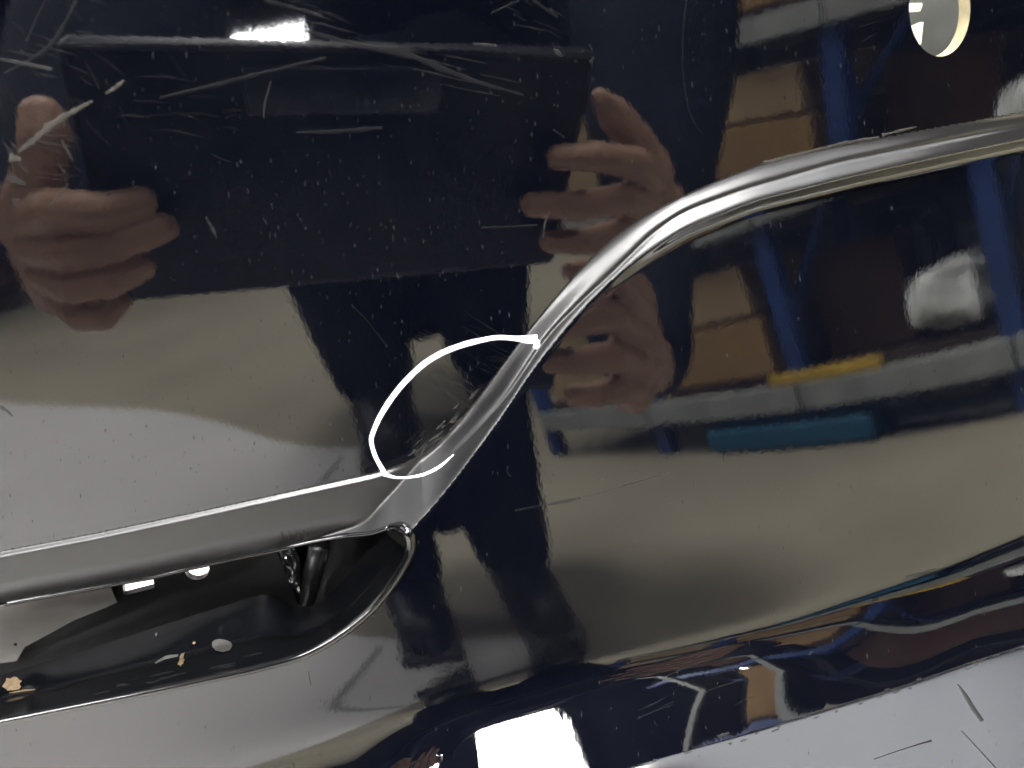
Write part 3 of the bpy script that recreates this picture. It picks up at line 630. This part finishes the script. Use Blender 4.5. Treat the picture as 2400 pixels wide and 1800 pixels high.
chain(BODY, [J['lhip'], J['lkn'], J['lan']], [0.085, 0.06, 0.038]); chain(BODY, [J['rhip'], J['rkn'], J['ran']], [0.085, 0.06, 0.038])
BODY.capsule(J['lan']-[0, 0, 0.03], J['lan']+[0, 0.14, -0.055], 0.04, 0.032); BODY.capsule(J['ran']-[0, 0, 0.03], J['ran']+[0, 0.14, -0.055], 0.04, 0.032)
BODY.capsule(J['head']+[0, 0.015, -0.03], J['crown'], 0.072, 0.078); BODY.capsule(J['head']+[0, 0.05, -0.06], J['head']+[0, 0.045, 0.01], 0.04, 0.05)
BODY.capsule(J['head']+[0, 0.092, -0.02], J['head']+[0, 0.082, 0.02], 0.013, 0.008)
for sx in (-1, 1): BODY.capsule(J['head']+[sx*0.078, 0.0, -0.02], J['head']+[sx*0.080, -0.01, 0.025], 0.012, 0.016)
BODY.capsule(J['head']+[-0.02, 0.085, -0.052], J['head']+[0.02, 0.085, -0.052], 0.008, 0.008)
bv, bf = remeshed(BODY, 0.008, 3)
person = add_mesh('person', np.concatenate([bv, hv]), list(bf)+[tuple(i+len(bv) for i in q) for q in hf], M['skin'], None, True, 'person in dark navy clothes crouching and holding up a phone', 'person')
def cloth(name, mb, mt, vox=0.009, it=4): v, f = remeshed(mb, vox, it); return add_mesh(name, v, f, mt, person, True)
JK = MB()
chain(JK, [J['pel']+[0, 0.02, 0.06], J['chest'], J['neck']-[0, 0.01, 0.03]], [0.14, 0.15, 0.095]); JK.capsule(J['lsh'], J['rsh'], 0.095, 0.095)
JK.capsule(J['chest']+[0.0, 0, 0], J['chest']+[0.15, 0, -0.1], 0.15, 0.16); JK.capsule(J['pel']+[-0.02, 0.03, 0.06], J['pel']+[0.10, 0.03, 0.08], 0.14, 0.14)
for sh, el, wr in ((J['lsh'], J['lel'], LW), (J['rsh'], J['rel'], RW)):
    mid = sh+(el-sh)*0.5; cuff = el+(wr-el)*0.93
    chain(JK, [sh, mid, el, el+(wr-el)*0.5, cuff], [0.092, 0.080, 0.068, 0.054, 0.034])
cloth('jacket', JK, M['navy'])
TR = MB()
chain(TR, [J['pel'], J['pel']+[0, 0.03, 0.1]], [0.16, 0.15])
for h_, k_, a_ in ((J['lhip'], J['lkn'], J['lan']), (J['rhip'], J['rkn'], J['ran'])):
    chain(TR, [h_, h_+(k_-h_)*0.5, k_, k_+(a_-k_)*0.5, a_+(k_-a_)*0.05], [0.12, 0.105, 0.095, 0.082, 0.066])
TR.capsule(J['lkn']+[0.08, -0.10, -0.05], J['lan']+[0.06, -0.10, 0.16], 0.09, 0.07); TR.capsule(J['lkn']+[0.0, -0.05, 0], J['lkn']+[0.22, -0.07, 0], 0.09, 0.09)
TR.capsule((0.03, -1.10, 0.36), (0.03, -1.12, 0.20), 0.10, 0.085)
cloth('trousers', TR, M['trouser'])
for a_ in (J['lan'], J['ran']):
    sh = MB(); sh.capsule(a_+[0, -0.02, -0.035], a_+[0, 0.08, -0.045], 0.052, 0.045); sh.capsule(a_+[0, 0.08, -0.045], a_+[0, 0.15, -0.052], 0.045, 0.036)
    s_o = cloth('shoe', sh, M['shoe'], 0.006, 3)
    so = MB().box(a_+[0, 0.055, -0.080], (0.045, 0.125, 0.009), None, 0.006).build('sole', M['sole'], s_o)
HR = MB(); HR.capsule(J['head']+[0, -0.03, 0.02], J['crown']+[0, -0.005, 0.0], 0.078, 0.086); cloth('hair', HR, M['hair'], 0.006, 3)
for sx in (-1, 1): MB().capsule(J['head']+[sx*0.03, 0.084, 0.012], J['head']+[sx*0.034, 0.084, 0.012], 0.009, 0.009).build('eye', M['eye'], person, True)

# ---------------------------------------------------------------- racking and what stands on it
def rack(base, direc, bays, bay_len, depth, beams, label, out=1):
    d = np.array([direc[0], direc[1], 0.0]); d /= np.linalg.norm(d); n = np.array([-d[1], d[0], 0.0])*out; up = np.array([0, 0, 1.0])
    ax = np.stack([d, n, up]); b0 = np.array([base[0], base[1], 0.0])
    root = empty('storage_rack', tuple(b0), label, 'rack')
    def add(nm, mb, mt): return keep(mb.build(nm, mt), root)
    HH = 2.3
    for i in range(bays+1):
        p = b0+d*bay_len*i
        for dep in (0, depth): add('upright', MB().box(p+n*dep+up*HH/2, (0.025, 0.025, HH/2), ax, 0.004), M['blue'])
        for z0, z1, f_ in ((0.25, 0.55, 1), (0.55, 0.95, -1)):
            a = p+n*(0.02 if f_ > 0 else depth-0.02)+up*z0; b = p+n*(depth-0.02 if f_ > 0 else 0.02)+up*z1
            add('brace', MB().tube([a, b], 0.014, 8), M['blue'])
    for z in beams:
        for i in range(bays):
            c = b0+d*bay_len*(i+0.5)
            for dep in (-0.03, depth+0.03): add('beam', MB().box(c+n*dep+up*z, (bay_len/2-0.004, 0.02, 0.028), ax, 0.004), M['beam'])
            add('shelf_board', MB().box(c+n*depth/2+up*(z+0.038), (bay_len/2-0.035, depth/2, 0.009), ax), M['board'])
    return b0, d, n, up, ax
A = np.array([1.08, -1.57]); Bp = np.array([1.33, -1.09]); LEN = float(np.linalg.norm(A-Bp))
rb, rd, rn, rup, rax = rack(Bp-(A-Bp), A-Bp, 4, LEN, 0.5, (0.110, 0.50, 1.20, 1.95), 'blue steel rack with grey beams full of boxes right of the person', out=1 if (np.array([-(A-Bp)[1], (A-Bp)[0]])@[1, 0] > 0) else -1)
def boxthing(along, dep, z, size, mt, label, rot=0.0, tape=True, fr=(rb, rd, rn)):
    o_, d_, n_ = fr; c = o_+d_*along+n_*dep+np.array([0, 0, z])
    t = empty('cardboard_box', tuple(c), label, 'box', 'boxes on the racks')
    cr, sr = math.cos(rot), math.sin(rot); ax = np.stack([d_*cr+n_*sr, -d_*sr+n_*cr, np.array([0, 0, 1.0])])
    h = np.array(size)/2; cc = c+np.array([0, 0, h[2]])
    keep(MB().box(cc, h, ax, 0.004).build('carton', mt), t)
    keep(MB().box(cc+np.array([0, 0, h[2]+0.0015]), (h[0]*0.98, 0.003, 0.001), ax).build('flap_joint', M['card3']), t)
    if tape:
        keep(MB().box(cc+np.array([0, 0, h[2]+0.003]), (h[0]*1.003, 0.024, 0.001), ax).build('tape', M['tape']), t)
        for s_ in (-1, 1): keep(MB().box(cc+ax[0]*s_*(h[0]+0.0015)+np.array([0, 0, h[2]*0.7]), (0.001, 0.024, h[2]*0.3), ax).build('tape', M['tape']), t)
    return t
z1, z2, z3 = 0.160, 0.550, 1.250
boxthing(LEN*2+0.29, 0.20, z1, (0.42, 0.40, 0.13), M['card'], 'flat brown carton on the bottom shelf under another carton')
boxthing(LEN*2+0.28, 0.19, z1+0.139, (0.38, 0.38, 0.11), M['card2'], 'pale brown carton lying on a flat carton on the bottom shelf', 0.03)
boxthing(LEN*3+0.28, 0.21, z1, (0.40, 0.40, 0.25), M['card2'], 'upright pale carton in the farthest bay of the bottom shelf')
boxthing(LEN*2-0.17, 0.28, z1, (0.24, 0.36, 0.22), M['card3'], 'dark brown carton on the bottom shelf behind the yellow batten')
boxthing(LEN*2+0.30, 0.20, z2, (0.42, 0.40, 0.34), M['card'], 'brown carton on the middle shelf behind the paper bundle')
boxthing(LEN*3+0.28, 0.20, z2, (0.42, 0.36, 0.40), M['card2'], 'tall pale carton in the farthest bay of the middle shelf')
boxthing(LEN*1+0.28, 0.28, z2, (0.42, 0.40, 0.30), M['card3'], 'dark carton on the middle shelf above the white sack')
boxthing(LEN*0+0.28, 0.28, z2, (0.38, 0.40, 0.24), M['card3'], 'small dark carton at the open end of the middle shelf')
boxthing(LEN*2+0.29, 0.22, z3, (0.42, 0.42, 0.34), M['card3'], 'dark carton on the upper shelf next to a long brown one')
boxthing(LEN*1+0.28, 0.25, z3, (0.44, 0.42, 0.30), M['card'], 'long brown carton on the upper shelf')
def lumpy(name, c, h, mt, label, cat, amp=0.18, seed=1, ax=None):
    ax = np.eye(3) if ax is None else ax
    bm = bmesh.new(); bmesh.ops.create_icosphere(bm, subdivisions=4, radius=1.0); r = np.random.default_rng(seed); K = r.normal(0, 2.4, (10, 3)); ph = r.uniform(0, 6, 10)
    v = []
    for q in bm.verts:
        p = np.array(q.co); b = np.sign(p)*np.abs(p)**0.55; b = b*(1+amp*np.mean(np.sin(K@p*1.6+ph)))
        v.append(np.array(c)+ax[0]*b[0]*h[0]+ax[1]*b[1]*h[1]+ax[2]*max(b[2], -0.96)*h[2])
    bm.verts.index_update(); f = [[q.index for q in p.verts] for p in bm.faces]; bm.free()
    return add_mesh(name, v, f, mt, None, True, label, cat)
def at(along, dep, z): return rb+rd*along+rn*dep+np.array([0, 0, z])
lumpy('plastic_sack', at(LEN+0.13, 0.14, 0.227), (0.10, 0.12, 0.066), M['sack'], 'crumpled white plastic sack on the bottom shelf near the rack end', 'sack', 0.5, 3, rax)
lumpy('wrapped_bundle', at(LEN+0.30, 0.36, 0.285), (0.08, 0.12, 0.125), M['wrap'], 'dark bundle in shiny stretch wrap beside the white sack', 'bundle', 0.35, 5, rax)
lumpy('wrapped_bundle', at(LEN+0.12, 0.40, 0.295), (0.09, 0.09, 0.14), M['wrap'], 'dark wrapped bundle standing behind the white sack', 'bundle', 0.35, 8, rax)
lumpy('paper_bundle', at(LEN*2+0.34, -0.055, z2+0.16), (0.06, 0.035, 0.14), M['sack'], 'crumpled white paper bundle at the front of the middle shelf', 'bundle', 0.6, 9, rax)
MB().box(at(LEN*1.85, -0.03, 0.150), (0.16, 0.016, 0.011), rax, 0.004).build('yellow_batten', M['yellow'], label='yellow batten lying on the lowest grey beam', cat='batten')
MB().box(at(LEN*2.15, 0.04, 0.032), (0.26, 0.09, 0.026), rax, 0.008).build('teal_tray', M['teal'], label='teal plastic tray pushed under the lowest shelf', cat='tray')
lumpy('dark_bag', at(LEN*1.3, 0.12, 0.042), (0.24, 0.12, 0.042), M['wrap'], 'flat dark bag pushed under the rack end', 'bag', 0.3, 4, rax)
# racking on the left
lb, ld, ln, lu, lax = rack((-2.6, -5.4), (-0.9, -0.8), 2, 1.2, 0.5, (0.10, 0.60, 1.25, 1.95), 'dim blue rack with grey beams to the left of the person', out=-1 if (1.0*-1) > 0 else 1)
for i_, (al, z_, sz, mt_, wd) in enumerate(((0.5, 0.65, (0.6, 0.4, 0.4), 'card3', 'dark carton on the near bay of the left rack, middle shelf'), (1.7, 0.65, (0.7, 0.4, 0.45), 'card', 'brown carton on the far bay of the left rack, middle shelf'), (0.6, 0.16, (0.7, 0.4, 0.36), 'card3', 'dark carton on the near bay of the left rack, bottom shelf'), (1.8, 0.16, (0.6, 0.4, 0.3), 'card3', 'dark carton on the far bay of the left rack, bottom shelf'))):
    boxthing(al, 0.25, z_, sz, M[mt_], wd, fr=(lb, ld, ln))
